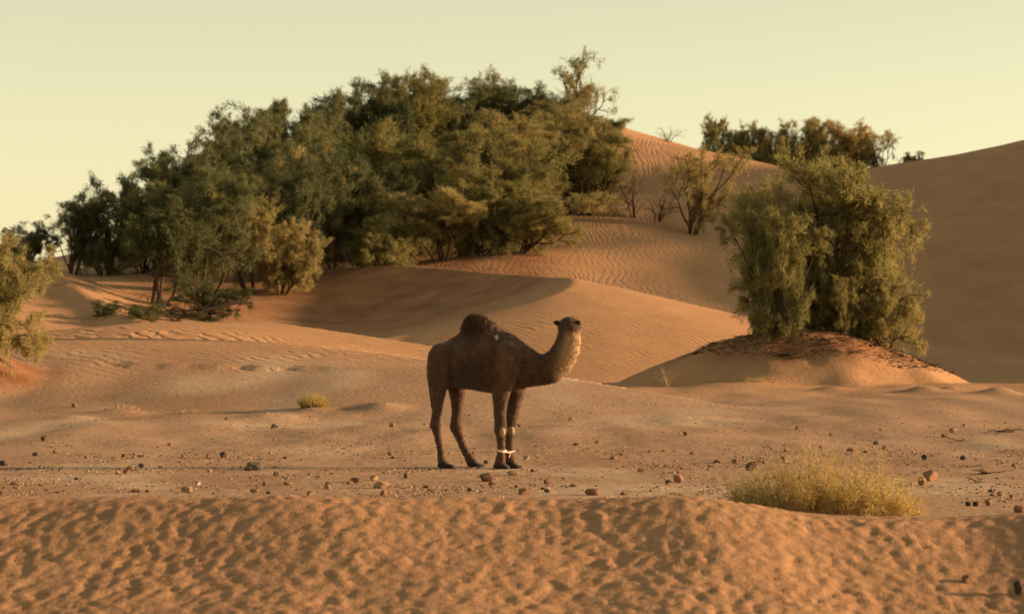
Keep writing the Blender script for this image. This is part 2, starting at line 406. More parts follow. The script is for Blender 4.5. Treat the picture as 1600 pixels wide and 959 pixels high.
NECK = [(804,562,.0,32),(820,570,.0,28.5),(842,576,.02,23.5),(860,573,.04,23),(875,561,.07,22.5),(884,546,.09,21.5),(888,530,.10,19.5),(889,515,.11,17)]
LEGS = {  # px, py, sideways, radius px
 'nf': [(792,556,-.20,24),(788,586,-.19,19),(783,612,-.18,14),(781,642,-.15,9.3),(782,657,-.13,9.3),(782.5,669,-.12,10.3),(783,682,-.11,6.6),(783,703,-.10,6),(782,715,-.10,8),(781,721,-.10,8.5)],
 'ff': [(806,562,.18,22),(808,588,.17,17),(806,614,.15,12.5),(801,642,.12,9.5),(797,668,.10,9),(796,684,.10,6.5),(796,703,.09,6),(797,715,.09,7.5),(798,720,.09,8)],
 'nh': [(692,556,-.20,22),(687,586,-.21,18.5),(684.5,610,-.20,12.5),(684,634,-.19,7.8),(681.5,650,-.185,7.6),(680.5,662,-.18,9.0),(684,678,-.18,5.9),(688,700,-.17,5.0),(690,715,-.17,6.6),(692,721,-.17,7.5)],
 'fh': [(706,562,.19,22),(712,590,.20,18),(714,612,.19,13),(713.5,636,.18,8.4),(712.5,653,.175,8.2),(711.5,666,.17,9.4),(718,683,.17,6.6),(726,702,.17,6.2),(734,716,.17,7.4),(738,721,.17,7.8)]}
def torso(p):
    x0 = (TOR[:, 0]-CPX)/PXM/cos(CA); zt = (GY0-TOR[:, 1])/PXM; zb = (GY0-TOR[:, 2])/PXM
    hz = np.interp(p[:, 0], x0, (zt-zb)/2, .01, .01); zc = np.interp(p[:, 0], x0, (zt+zb)/2); hw = np.interp(p[:, 0], x0, TOR[:, 3], .01, .01)
    zz = (p[:, 2]-zc)/hz; n = np.sqrt((p[:, 1]/hw)**2+zz**2)
    d = (n-1)*np.minimum(hw, hz)
    over = np.maximum(x0[0]-p[:, 0], p[:, 0]-x0[-1])
    return np.where(over > 0, np.maximum(d, over), d)
def camel_sdf(p):
    d = torso(p)
    d = smin(d, ellip(p, cl(742.5, 517, 0), (.195, .135, .235)), .085)
    d = smin(d, ellip(p, cl(761, 516, 0), (.17, .12, .11)), .08)
    d = smin(d, ellip(p, cl(757, 524, 0), (.30, .18, .145)), .08)
    d = smin(d, ellip(p, cl(790, 566, -.255), (.16, .115, .29)), .03)      # shoulders
    d = smin(d, ellip(p, cl(806, 560, .22), (.17, .10, .30)), .05)
    d = smin(d, ellip(p, cl(687, 570, -.235), (.175, .095, .29)), .026)      # hips
    d = smin(d, ellip(p, cl(701, 565, .19), (.19, .12, .27)), .05)
    d = smin(d, ellip(p, cl(806, 600, .0), (.09, .12, .07)), .05)        # brisket
    n = None
    for (a, b) in zip(NECK[:-1], NECK[1:]):
        q = rcone(p, cl(*a[:3]), cl(*b[:3]), a[3]/PXM, b[3]/PXM, .72)
        n = q if n is None else np.minimum(n, q)
    d = smin(d, n, .09)
    for k, L in LEGS.items():
        n = None
        for (a, b) in zip(L[:-1], L[1:]):
            q = rcone(p, cl(*a[:3]), cl(*b[:3]), a[3]/PXM, b[3]/PXM, .8)
            n = q if n is None else smin(n, q, .012)
        fx = L[-1]; hind = k[1] == 'h'; c = cl(fx[0]+(3 if hind else 1), 725.5, fx[2])
        n = smin(n, ellip(p, c, (.105, .072, .048)), .03)
        for s in (-1, 1):                                                 # two toes
            n = smin(n, ellip(p, c+np.array((.07, s*.038, -.012)), (.065, .036, .036)), .015)
        d = smin(d, n, .05 if k[1] == 'h' else .035)
    # head, looking away over the plain
    hc = cl(889.5, 508, .12); fw = np.array((-sin(CA), cos(CA), 0))*.95+np.array((cos(CA), sin(CA), 0))*.22+np.array((0, 0, -.12)); fw /= np.linalg.norm(fw)
    d = smin(d, ellip(p, hc, (.155, .155, .13)), .05)
    d = smin(d, rcone(p, hc+fw*.05, hc+fw*.26+np.array((0, 0, -.03)), .095, .065), .04)
    d = smin(d, rcone(p, hc+fw*.26+np.array((0, 0, -.03)), hc+fw*.36+np.array((0, 0, -.05)), .066, .058), .03)
    rt = np.cross(fw, (0, 0, 1.)); rt /= np.linalg.norm(rt); up = np.array((0, 0, 1.))
    for s in (-1, 1):
        d = smin(d, rcone(p, hc+rt*s*.07+fw*.09+up*.05, hc+rt*s*.07+fw*.13+up*.045, .042, .035), .03)    # brow ridges
    return d, hc, fw, rt
def surface_nets(vol, org, h):
    nx, ny, nz = vol.shape; ins = vol < 0
    c = np.zeros((nx-1, ny-1, nz-1, 3)); cnt = np.zeros((nx-1, ny-1, nz-1))
    sl_ = lambda a, o: a[o[0]:o[0]+nx-1, o[1]:o[1]+ny-1, o[2]:o[2]+nz-1]
    for ax in range(3):
        for u in (0, 1):
            for w in (0, 1):
                o = [u, w]; o.insert(ax, 0); e = list(o); e[ax] = 1
                a = sl_(vol, o); b = sl_(vol, e); m = (a < 0) != (b < 0)
                t = np.where(m, a/np.where(m, a-b, 1), 0)
                for k in range(3): c[..., k] += np.where(m, o[k]+(t if k == ax else 0), 0)
                cnt += m
    act = cnt > 0; idx = np.full(act.shape, -1); idx[act] = np.arange(act.sum())
    ii = np.argwhere(act); v = org+h*(ii+c[act]/cnt[act][:, None])
    F_ = []
    for ax in range(3):
        a = [slice(None)]*3; b = [slice(None)]*3; a[ax] = slice(0, -1); b[ax] = slice(1, None)
        A = ins[tuple(a)]; B = ins[tuple(b)]
        e = np.argwhere(A != B); o1, o2 = [k for k in range(3) if k != ax]
        e = e[(e[:, o1] > 0) & (e[:, o2] > 0) & (e[:, o1] < ins.shape[o1]-1) & (e[:, o2] < ins.shape[o2]-1)]
        q = []
        for (u, w) in ((1, 1), (0, 1), (0, 0), (1, 0)):
            g_ = e.copy(); g_[:, o1] -= u; g_[:, o2] -= w; q.append(idx[g_[:, 0], g_[:, 1], g_[:, 2]])
        q = np.stack(q, 1); fl = A[e[:, 0], e[:, 1], e[:, 2]] ^ (ax == 1)
        q[~fl] = q[~fl][:, ::-1]; F_.append(q)
    return v, np.concatenate(F_)
HB = .0165
ax_ = [np.arange(-.95, 1.75, HB), np.arange(-.62, .85, HB), np.arange(-.05, 2.2, HB)]
G3 = np.stack(np.meshgrid(*ax_, indexing='ij'), -1); shp = G3.shape[:3]
dd, HC, HF, HR = camel_sdf(G3.reshape(-1, 3))
cv, cf = surface_nets(dd.reshape(shp), np.array([a[0] for a in ax_]), HB)
# sideways check of how the skin faces, for the coat colour and the hair
e1 = cv[cf[:, 2]]-cv[cf[:, 0]]; e2 = cv[cf[:, 3]]-cv[cf[:, 1]]; fn = np.cross(e1, e2)
vn = np.zeros_like(cv)
for k in range(4): np.add.at(vn, cf[:, k], fn)
vn /= np.linalg.norm(vn, axis=1)[:, None]+1e-9
def humpw(v): return np.exp(-(((v[:, 0]-cl(744, 500, 0)[0])/.28)**2+((v[:, 2]-(GY0-500)/PXM)/.24)**2))
hump = humpw(cv)
nz_ = fbm(cv[:, 0]*22+cv[:, 1]*9, cv[:, 2]*22-cv[:, 1]*13, 201, 3)
cv = cv+vn*(nz_*.0045*(1+3.2*hump))[:, None]
def coat(v, n):
    x, w, z = v[:, 0], v[:, 1], v[:, 2]
    py = GY0-z*PXM; px = CPX+PXM*(x*cos(CA)+w*sin(CA))
    c = np.repeat(np.array([[.074, .037, .018]]), len(v), 0)
    def lay(wt, col):
        nonlocal c
        wt = np.clip(wt, 0, 1)[:, None]; c = c*(1-wt)+np.array(col)*wt
    N = fbm(x*5+w*3, z*5, 210, 3)
    lay(sstep(-.1, .6, N)*.5, (.125, .066, .034))
    lay(humpw(v)*.25, (.055, .028, .014))
    lay(sstep(.35, -.1, n[:, 2])*0+sstep(545, 575, py)*(1-sstep(600, 612, py))*sstep(700, 722, px)*(1-sstep(752, 772, px))*.75, (.034, .018, .010))  # darker lower flank: body-form shading painted into the coat
    lay(sstep(.15, .0, np.abs(x-cl(790, 560, -.25)[0]))*(w < -.1)*sstep(530, 545, py)*(1-sstep(598, 612, py))*.8, (.15, .072, .035))  # shoulder reddened and lightened in colour, a painted sunlit patch
    lay(np.exp(-((px-703)/4.5)**2)*sstep(540, 556, py)*(1-sstep(598, 606, py))*(w < 0)*.6, (.03, .016, .009))  # painted crease shade between thigh and flank
    neck = sstep(856, 884, px)*(1-sstep(585, 600, py))*sstep(512, 524, py)
    lay(neck*sstep(-.45, .2, n[:, 0]*.9-n[:, 2]*.35+.1*N)*.9, (.46, .30, .15))     # fawn throat, brightened in colour as if sunlit
    lay(sstep(848, 875, px)*(1-sstep(585, 600, py))*.35, (.16, .09, .045))
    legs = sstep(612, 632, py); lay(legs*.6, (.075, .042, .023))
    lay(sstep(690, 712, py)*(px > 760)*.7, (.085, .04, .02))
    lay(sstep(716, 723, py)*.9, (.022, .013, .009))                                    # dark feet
    for (kx, ky) in ((785, 672), (798, 671)):                                           # worn knee pads
        k = np.exp(-(((px-kx)/3.6)**2+((py-ky)/6.5)**2)**2); lay(k*sstep(-.2, .3, n[:, 0]*.8-n[:, 1]*.4)*.9*(py > 650), (.66, .50, .25))
    hd = np.linalg.norm(v-HC, axis=1); t = (v-HC)@HF
    lay((1-sstep(.13, .18, hd))*sstep(-.10, .02, v[:, 2]-HC[2])*.95, (.018, .010, .006))
    lay((np.abs((v-HC)@HR) > .06)*(1-sstep(.10, .2, hd))*.8, (.028, .015, .009))
    return c
cz = h1((CPX-800)/F*CD, CD)
LG = [h1((CPX-800)/F*CD + (q[-1][0]-CPX)/PXM, CD-.2) for q in LEGS.values()]
camel = empty('camel', ((CPX-800)/F*CD, CD, float(np.mean(LG))-.008), -CA,
              label='dark brown dromedary with hobbled front legs, standing side-on and looking away', category='camel')
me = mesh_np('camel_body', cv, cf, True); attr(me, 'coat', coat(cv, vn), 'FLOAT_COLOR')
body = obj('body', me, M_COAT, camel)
def strips(P, D, W, L):                       # one thin triangle from each P along D*L
    n = len(P); D = D/ (np.linalg.norm(D, axis=1)[:, None]+1e-9)
    s = np.cross(D, np.random.default_rng(n).normal(size=(n, 3))); s /= np.linalg.norm(s, axis=1)[:, None]+1e-9
    v = np.empty((n, 3, 3)); W = np.broadcast_to(W, n)[:, None]; L = np.broadcast_to(L, n)[:, None]
    v[:, 0] = P-s*W; v[:, 1] = P+s*W; v[:, 2] = P+D*L
    return v.reshape(-1, 3), np.arange(3*n).reshape(-1, 3)
rg = np.random.default_rng(5)
fc = cv[cf].mean(1); fnn = fn/(np.linalg.norm(fn, axis=1)[:, None]+1e-9)
fpy = GY0-fc[:, 2]*PXM; fpx = CPX+PXM*(fc[:, 0]*cos(CA)+fc[:, 1]*sin(CA))
fh = hump[cf].mean(1)
wt = .35+2.0*fh+.9*(fpx > 768)*(fpx < 870)*(fpy > 540)*(fpy < 605)+.5*(fpx > 850)*(fpy > 520)
wt *= (fpy < 700); wt /= wt.sum()
k = rg.choice(len(fc), 42000, p=wt)
dirn = fnn[k]*.55+np.array((-.45, 0, -.55))+rg.normal(size=(len(k), 3))*.28
dirn = np.where((fh[k] > .4)[:, None], fnn[k]*.8+np.array((.15, 0, .35))+rg.normal(size=(len(k), 3))*.4, dirn)
Lh = (.026+.034*fh[k])*rg.uniform(.5, 1.2, len(k))
hv, hf = strips(fc[k]+rg.normal(size=(len(k), 3))*.004-fnn[k]*.003, dirn, .0025, Lh)
me = mesh_np('camel_hair', hv, hf)
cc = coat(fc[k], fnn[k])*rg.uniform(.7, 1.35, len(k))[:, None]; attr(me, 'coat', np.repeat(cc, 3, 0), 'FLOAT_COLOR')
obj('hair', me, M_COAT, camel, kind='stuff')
# ears, eyes, tail, brand mark
def part_sdf(name, fn_, lo, hi, h, mat, parent, col=None):
    a = [np.arange(lo[k], hi[k]+h, h) for k in range(3)]; g_ = np.stack(np.meshgrid(*a, indexing='ij'), -1)
    v_, f_ = surface_nets(fn_(g_.reshape(-1, 3)).reshape(g_.shape[:3]), np.array(lo, float), h)
    m_ = mesh_np(name, v_, f_, True)
    if col is not None: attr(m_, 'coat', np.repeat([col], len(v_), 0), 'FLOAT_COLOR')
    return obj(name, m_, mat, parent)
for s in (-1, 1):
    b = HC+HR*(s*.115 if s < 0 else .10)-HF*.03+np.array((0, 0, .025)); t = b+HR*s*(.085 if s < 0 else .06)-HF*.06+np.array((0, 0, .02))
    def earf(p, b=b, t=t):
        d1 = rcone(p, b, b*.45+t*.55, .026, .036); d1 = smin(d1, rcone(p, b*.45+t*.55, t, .036, .014), .01)
        return smax(d1, -ellip(p, b*.4+t*.6+HF*.05, (.03, .03, .03)), .008)
    part_sdf('ear', earf, np.minimum(b, t)-.06, np.maximum(b, t)+.06, .008, M_COAT, camel, (.03, .016, .01))
M_EYE = plain_material('eye', (.01, .007, .005), (.015, .01, .007), 5, .1, spec=.6)
for s in (-1, 1):
    c = HC+HR*s*.10+HF*.13+np.array((0, 0, .022))
    part_sdf('eye', lambda p, c=c: ellip(p, c, (.022, .022, .022)), c-.035, c+.035, .007, M_EYE, camel)
for (kx, ky, kw) in ((782.5, 671, -.12), (797, 670.5, .10)):
    c = cl(kx, ky, kw)+np.array((.043, -.046, 0))
    part_sdf('knee_pad', lambda p, c=c: ellip(p, c, (.040, .036, .060))+.006*perlin(p[:, 2]*60, p[:, 0]*60+p[:, 1]*60, 7), c-.09, c+.09, .009, M_COAT, camel, (.36, .26, .14))
TL = [cl(672, 566, 0), cl(669, 585, 0), cl(672, 610, -.02), cl(676, 632, -.03), cl(678, 645, -.03)]
def tailf(p):
    d = None
    for i_, (a, b) in enumerate(zip(TL[:-1], TL[1:])):
        q = rcone(p, a, b, (.035, .026, .02, .03)[i_], (.026, .02, .03, .012)[i_]); d = q if d is None else smin(d, q, .01)
    return d
part_sdf('tail', tailf, np.min(TL, 0)-.06, np.max(TL, 0)+.06, .01, M_COAT, camel, (.07, .037, .019))
def skin_at(px, py):                          # point of the near flank at a picture position
    w = np.arange(-.6, .3, .004); p = np.stack([cl(px, py, q) for q in w]); d = camel_sdf(p)[0]
    return p[np.argmax(d < 0)]
M_MARK = plain_material('white_brand', (.55, .5, .42), (.42, .36, .28), 60)
mk = []
for (a, b) in (((773, 523), (779, 529)), ((777, 521), (776, 530)), ((780, 524), (775, 527))):
    for j in range(4):
        q = [skin_at(a[0]+(b[0]-a[0])*t_, a[1]+(b[1]-a[1])*t_)+np.array((0, -.012, .004)) for t_ in (j/4, (j+1)/4)]
        mk.append(q)
mv = []; mf = []
for (a, b) in mk:
    s = np.cross(b-a, (0, 1, 0)); s = s/np.linalg.norm(s)*.008; o_ = np.array((0, -.004, 0)); n0 = len(mv)
    mv += [a-s, a+s, b+s, b-s, a-s+o_, a+s+o_, b+s+o_, b-s+o_]
    mf += [[n0+q for q in r] for r in ((0, 1, 2, 3), (7, 6, 5, 4), (0, 4, 5, 1), (1, 5, 6, 2), (2, 6, 7, 3), (3, 7, 4, 0))]
obj('brand_mark', mesh_np('brand_mark', mv, mf), M_MARK, camel)
# rope hobble round both front pasterns
def tube(pts, r, sides=6, closed=False):
    P = np.array(pts, float); n = len(P); r = np.broadcast_to(np.asarray(r, float), n)
    T_ = np.roll(P, -1, 0)-np.roll(P, 1, 0) if closed else np.gradient(P, axis=0)
    T_ /= np.linalg.norm(T_, axis=1)[:, None]+1e-9
    u = np.cross(T_, np.array((.31, .17, .93))); bad = np.linalg.norm(u, axis=1) < .1; u[bad] = np.cross(T_[bad], np.array((1., 0, 0)))
    u /= np.linalg.norm(u, axis=1)[:, None]; w = np.cross(T_, u)
    a = np.linspace(0, 2*pi, sides, endpoint=False)
    v = P[:, None]+(np.cos(a)[None, :, None]*u[:, None]+np.sin(a)[None, :, None]*w[:, None])*r[:, None, None]
    m = n if closed else n-1; i_ = np.arange(m)[:, None]*sides; j = np.arange(sides)[None]
    nx_ = ((np.arange(m)+1) % n)[:, None]*sides
    f = np.stack([i_+j, i_+(j+1) % sides, nx_+(j+1) % sides, nx_+j], -1).reshape(-1, 4)
    return v.reshape(-1, 3), f
def join(parts):
    V = []; Fc = []; n = 0
    for v, f in parts: V.append(v); Fc.append(f+n); n += len(v)
    return np.concatenate(V), np.concatenate(Fc)
M_ROPE = plain_material('pink_rope', (.75, .47, .36), (.85, .62, .5), 60, bump=.01)
pa = cl(783, 702.5, -.10); pb = cl(796.5, 702.5, .09); th = np.linspace(0, 2*pi, 28, endpoint=False)
ring = lambda c, r, dz: [c+np.array((r*cos(t), r*.85*sin(t), dz+.006*sin(2*t))) for t in th]
rp = [tube(ring(pa, .066, 0), .0095, 6, True), tube(ring(pa, .066, .018), .0095, 6, True), tube(ring(pb, .065, .004), .0095, 6, True),
      tube([pa+(pb-pa)*t+np.array((.055, 0, -.012*sin(pi*t))) for t in np.linspace(.1, .95, 8)], .010),
      tube([pa*.5+pb*.5+np.array((.062+.006*sin(4*t), -.02*t, -.01-.07*t)) for t in np.linspace(0, 1, 6)], .008)]
v, f = join(rp); rope = obj('hobble_rope', mesh_np('hobble_rope', v, f, True), M_ROPE,
    label='pale pink rope hobble tied round the front pasterns of the camel', category='rope')
rope.location = camel.location; rope.rotation_euler = camel.rotation_euler

# ------------------------------------------------------------------ tamarisks
def tamarisk(seed, stems=5, kids=(6, 6, 4), spread=.75, plume=84, droop=.0, lean=(0, 0), bare=.22, leafw=.0075, leafl=.066, twig=True, low=.08):
    """a shrub about 1 m high and wide in unit size: returns (wood verts, faces), (leaf verts, faces)"""
    R = np.random.default_rng(seed); wood = []; tips = []
    def branch(p, d, L, r, lev):
        n = 5 if lev < 2 else 4; pts = [p]; dd_ = d.copy()
        for k_ in range(n):
            dd_ = dd_+R.normal(size=3)*(.16+.05*lev)+np.array((0, 0, .10 if lev < 2 else -.02-droop)); dd_ /= np.linalg.norm(dd_)
            pts.append(pts[-1]+dd_*L/n)
        pts = np.array(pts)
        if lev < 3 or twig: wood.append(tube(pts, np.linspace(r, r*.45, len(pts)), 5 if lev == 0 else (4 if lev == 1 else 3)))
        if lev >= len(kids):
            tips.append((pts, dd_, L)); return
        m = kids[lev]
        for j in range(m):
            t = R.uniform(.25 if lev else low, 1.0)
            if j == 0: t = 1.0
            q = t*n; k_ = min(int(q), n-1); base = pts[k_]+(pts[k_+1]-pts[k_])*(q-k_)
            ax = pts[min(k_+1, n)]-pts[k_]; ax /= np.linalg.norm(ax)
            nd = ax*(.75 if j else 1.0)+R.normal(size=3)*(.62 if j else .25)+np.array((0, 0, .10)); nd /= np.linalg.norm(nd)
            branch(base, nd, L*(R.uniform(.42, .66) if lev < 2 else R.uniform(.5, .95))*(1.05-.25*t), r*(.62-.2*t), lev+1)
    for s in range(stems):
        a = 2*pi*s/stems+R.uniform(-.5, .5); tl = R.uniform(.15, 1)*spread
        d = np.array((cos(a)*tl+lean[0], sin(a)*tl+lean[1], 1.0)); d /= np.linalg.norm(d)
        branch(np.array((cos(a), sin(a), 0))*R.uniform(0, .06)+np.array((0, 0, -.04)), d, R.uniform(.5, .72), R.uniform(.012, .022), 0)
    P = []; D = []; W = []; L_ = []
    for pts, d, L in tips:
        if R.random() < bare: continue
        m = int(plume*R.uniform(.5, 1.3)); t = R.uniform(.0, 1.08, m)*(len(pts)-1); k_ = np.clip(t.astype(int), 0, len(pts)-2)
        b = pts[k_]+(pts[k_+1]-pts[k_])*(t-k_)[:, None]
        P.append(b+R.normal(size=(m, 3))*(L*.11+.006)); D.append(d[None]*1.0+R.normal(size=(m, 3))*.5+np.array((0, 0, .25-droop)))
        W.append(np.full(m, leafw)*R.uniform(.5, 1.1, m)*.5); L_.append(np.full(m, leafl)*R.uniform(.4, 1.1, m)*.8)
    P = np.concatenate(P); lv, lf = strips(P, np.concatenate(D), np.concatenate(W), np.concatenate(L_))
    wv, wf = join(wood)
    # unit box: 1 m tall, 1 m wide
    lo, hi = np.percentile(P, 1, axis=0), np.percentile(P, 99, axis=0); sz = 1/(hi[2]+.0); sx = 1/max(hi[0]-lo[0], hi[1]-lo[1])
    c = (hi+lo)/2 if sum(np.abs(lean)) == 0 else np.zeros(3); S = np.array((sx, sx, sz))
    off = np.array((c[0], c[1], 0))*0
    def rnd(q):                                # broad rounded heads rather than spires
        q = (q-off)*S; h = q[:, 2]; k_ = np.where(h > .75, .75+(h-.75)*.7, h)/.925
        g_ = .98+.12*sstep(.15, .8, h); return np.column_stack([q[:, 0]*g_, q[:, 1]*g_, k_])
    return (rnd(wv), wf), (rnd(lv), lf)
def tree_meshes(name, **kw):
    (wv, wf), (lv, lf) = tamarisk(**kw)
    return mesh_np(name+'_trunk', wv, wf, True), mesh_np(name+'_crown', lv, lf)
VAR = {}
specs = {'full0': dict(seed=11, stems=6, spread=.9), 'full1': dict(seed=12, stems=7, spread=1.05), 'full2': dict(seed=13, stems=6, spread=.8), 'full3': dict(seed=14, stems=6, droop=.05, spread=.9),
         'full4': dict(seed=19, stems=6, spread=1.0), 'plumy': dict(seed=15, stems=6, plume=110, spread=.9, droop=.08), 'thin': dict(seed=16, stems=3, kids=(5, 5, 3), plume=38, bare=.35, spread=.4),
         'wide': dict(seed=17, stems=8, spread=1.3), 'low': dict(seed=18, stems=8, spread=1.6, kids=(5, 5, 4), plume=90),
         'sparse': dict(seed=21, stems=5, kids=(5, 5, 3), plume=34, bare=.25, spread=.9), 'bare': dict(seed=22, stems=4, kids=(4, 4, 2), plume=6, bare=.6, spread=.7),
         'trunky': dict(seed=31, stems=4, spread=.75, low=.5, plume=95), 'trunky2': dict(seed=32, stems=4, spread=.9, low=.45, droop=.05, plume=95),
         'airy': dict(seed=33, stems=7, spread=.75, plume=62, bare=.3, kids=(6, 6, 5)), 'airy2': dict(seed=34, stems=6, spread=.8, plume=62, bare=.3, kids=(6, 6, 5), droop=.05),
         'lean': dict(seed=23, stems=4, spread=.5, lean=(.9, -.2))}
for k_, kw in specs.items(): VAR[k_] = tree_meshes('tamarisk_'+k_, **kw)
MATS = {'g': M_FOL, 'd': M_FOLD, 'y': M_FOLY, 'b': M_FOLB}
def recolor(key, m):
    kk = (key, m)
    if kk not in VAR:
        a, b = VAR[key]; b2 = b.copy(); b2.materials.clear(); b2.materials.append(MATS[m]); a2 = a
        if not a.materials: a.materials.append(M_BARK)
        VAR[kk] = (a2, b2)
    return VAR[kk]
RR = random.Random(4)
def tree(px, top, base, d, wpx, key, m, label, group=None, name='tamarisk_tree', rz=None, dz=0.0):
    x = (px-800)/F*d; s = d/F; zb = h1(x, d)-.03+dz
    hgt = CH+(HZ-top)*s-zb
    e = empty(name, (x, d, zb), RR.uniform(0, 6.28) if rz is None else rz, label=label, category='tree' if name != 'desert_shrub' else 'shrub')
    if group: e['group'] = group
    a, b = recolor(key, m)
    for nm, me in (('trunk', a), ('crown', b)):
        o = bpy.data.objects.new(nm, me); COL.objects.link(o); o.parent = e
        o.scale = (wpx*s, wpx*s, hgt)
    return e
TH = 'tamarisks of the thicket on the dune'
BACKL = 'dark tamarisk crown on the thicket skyline on either side of its olive summit'
MIDL = 'olive green tamarisk massed in the middle of the dune thicket'
for t in [ # px, top, base(unused), distance, width px, mesh, colour, label
 (40,352,425,112,80,'full1','d','low dark tamarisk at the lowest end of the dune thicket'),
 (112,308,415,112,95,'sparse','d','open-branched tamarisk with sky showing through, beside the low end of the thicket'),
 (165,300,430,113,110,'full2','d','rounded dark tamarisk between the open-branched one and the tall thicket'),
 (222,240,440,114,130,'full3','d','dark tamarisk crown behind the wide one over the fallen branches'),(296,222,440,116,150,'full0','d','tall dark tamarisk behind the yellow-green feathery one'),(352,238,430,118,140,'full1','d','dark tamarisk wedged beside the tall one behind the yellow-green feathery tree'),
 (402,188,400,126,150,'full2','d','dark tamarisk where the thicket skyline starts to climb steeply'),(468,170,380,131,150,'full4','d',BACKL),(524,158,360,136,150,'full3','d',BACKL),
 (578,130,340,141,160,'full0','d',BACKL),(634,118,330,146,160,'full2','g','olive tamarisk forming the summit of the thicket skyline'),(692,136,320,148,150,'full1','d',BACKL),
 (742,142,310,150,140,'full4','d',BACKL),(772,110,280,152,75,'thin','g','thin wispy tamarisk top rising above the thicket against the sky'),
 (822,138,320,149,150,'full0','d','dark tamarisk on the skyline between the wispy top and the tallest shoot'),(872,140,300,150,140,'full3','g','olive tamarisk close beside the tallest thin shoot'),
 (914,84,280,151,95,'thin','g','tallest thin tamarisk shoot, standing over the bare dune crest'),
 (905,168,310,146,120,'full2','g','broad olive tamarisk at the thicket end under the dune crest'),
 (246,318,470,98,190,'trunky2','d','wide dark tamarisk over the fallen branches'),
 (318,272,470,101,180,'trunky','d','dark full tamarisk directly behind the yellow-green feathery one'),(440,250,430,109,170,'full1','d','dark tamarisk between the yellow-green feathery and the bright olive one'),(500,215,420,120,150,'full0','d','dark tamarisk rising behind the bright olive one on a short trunk'),(606,205,390,119,190,'full3','g','large olive tamarisk above the low bushy one at the thicket foot'),
 (560,240,400,114,150,'full1','d','dark tamarisk between the bright olive and the large olive tamarisks'),(664,215,380,120,170,'full2','g',MIDL),(735,215,380,117,180,'full4','g',MIDL),(805,190,360,126,180,'full0','g',MIDL),(868,178,340,131,180,'full1','g','olive tamarisk inside the thicket end under the tallest thin shoot'),
 (915,205,335,129,140,'full4','g','spreading olive tamarisk overhanging the rippled sand slope'),
 (392,288,460,105,140,'trunky2','b','yellow-green feathery tamarisk standing out from the dark thicket front'),
 (440,345,430,105,100,'plumy','b','small drooping tamarisk beside the yellow-green feathery one'),
 (522,238,385,113,140,'trunky2','b','bright olive tamarisk on a short bare trunk above red soil'),
 (596,345,412,110,130,'low','b','low bushy tamarisk growing at the foot of the thicket behind the dune crest'),
 (690,300,412,111,150,'trunky','b','loose tamarisk on a slanting trunk above the smooth dune crest'),
 (755,255,412,112,150,'full3','g','olive tamarisk between the slanting-trunk and the leaning tamarisks'),(815,300,385,112,150,'lean','b','leaning tamarisk whose bent trunk reaches out over the rippled sand'),
 (165,470,495,93,60,'low','d','dark low shrub at the tip of the fallen branches'),
 (225,476,497,92,70,'low','d','dark creeping shrub below the fallen branches'),
 (330,440,480,96,120,'low','d','dull low shrub under the low end of the thicket')]:
    px, top, base, d, w, key, m, lb = t
    tree(px, top, base, d, w, key, m, lb, TH, rz=0 if key == 'lean' else None)
RG = 'trees beyond the dune crest'  # foliage of this row lightened in colour to stand in for haze
for (px, top, d, w, key, m, lb) in [
 (1131,188,206,60,'full2','b','narrow upright tree beyond the dune crest'),(1108,222,204,40,'low','g','small olive bush peeping over the dune crest'),
 (1166,198,207,65,'airy','b','rounded tree just behind the narrow upright one'),(1200,206,208,65,'airy2','b','tree in the middle of the row beyond the dune crest'),
 (1238,196,206,95,'airy','b','broad olive tree in the row beyond the dune crest'),(1284,190,208,100,'airy2','b','tallest full tree in the row beyond the dune crest'),
 (1330,194,206,90,'airy','y','yellowish bushy tree in the row beyond the dune crest'),(1374,200,205,65,'sparse','b','thin open tree at the end of the row where the shaded dune begins'),
 (1428,238,205,40,'low','b','tiny bush on the shoulder of the shaded dune')]:
    tree(px, top, 0, d, w, key, m, lb, RG)
tree(1080, 232, 350, 127, 120, 'sparse', 'y', 'sparse yellowing tamarisk alone on the rippled slope')
tree(990, 240, 332, 129, 70, 'bare', 'y', 'nearly leafless shrub between the thicket and the sparse yellowing tamarisk', name='desert_shrub')
tree(1030, 290, 332, 129, 90, 'bare', 'y', 'low tangle of bare twigs beside the sparse yellowing tamarisk', name='desert_shrub')
tree(1043, 196, 222, 163, 50, 'bare', 'd', 'bare twiggy shrub on the bright dune crest against the sky', name='desert_shrub')
# the big clump on the red mound
CG = 'tamarisk clump on the red mound'
tree(1276, 254, 500, 74.5, 250, 'airy', 'b', 'tallest tamarisk of the clump on the red sand mound', CG, rz=2.2)
tree(1358, 318, 525, 74.2, 165, 'airy2', 'b', 'spreading tamarisk on the sunlit side of the red mound clump', CG)
tree(1212, 335, 540, 72.9, 140, 'airy2', 'g', 'tamarisk on the shaded shoulder of the red mound', CG)
tree(1306, 420, 510, 73.4, 110, 'low', 'g', 'short bushy tamarisk filling the middle of the red mound clump', CG)
tree(1378, 440, 520, 73.8, 105, 'low', 'b', 'low spreading tamarisk at the sunlit foot of the red mound clump', CG)
tree(1238, 276, 520, 75.6, 170, 'full1', 'b', 'tamarisk growing behind the shaded side of the red mound clump', CG)
tree(1335, 298, 520, 76.0, 150, 'full3', 'g', 'tamarisk growing behind the sunlit side of the red mound clump', CG)
tree(-25, 375, 610, 61, 170, 'plumy', 'b', 'yellow-green tamarisk on the small orange mound at the plain edge')
tree(-30, 300, 610, 63, 130, 'sparse', 'y', 'taller airy tamarisk behind the yellow-green one on the small orange mound')

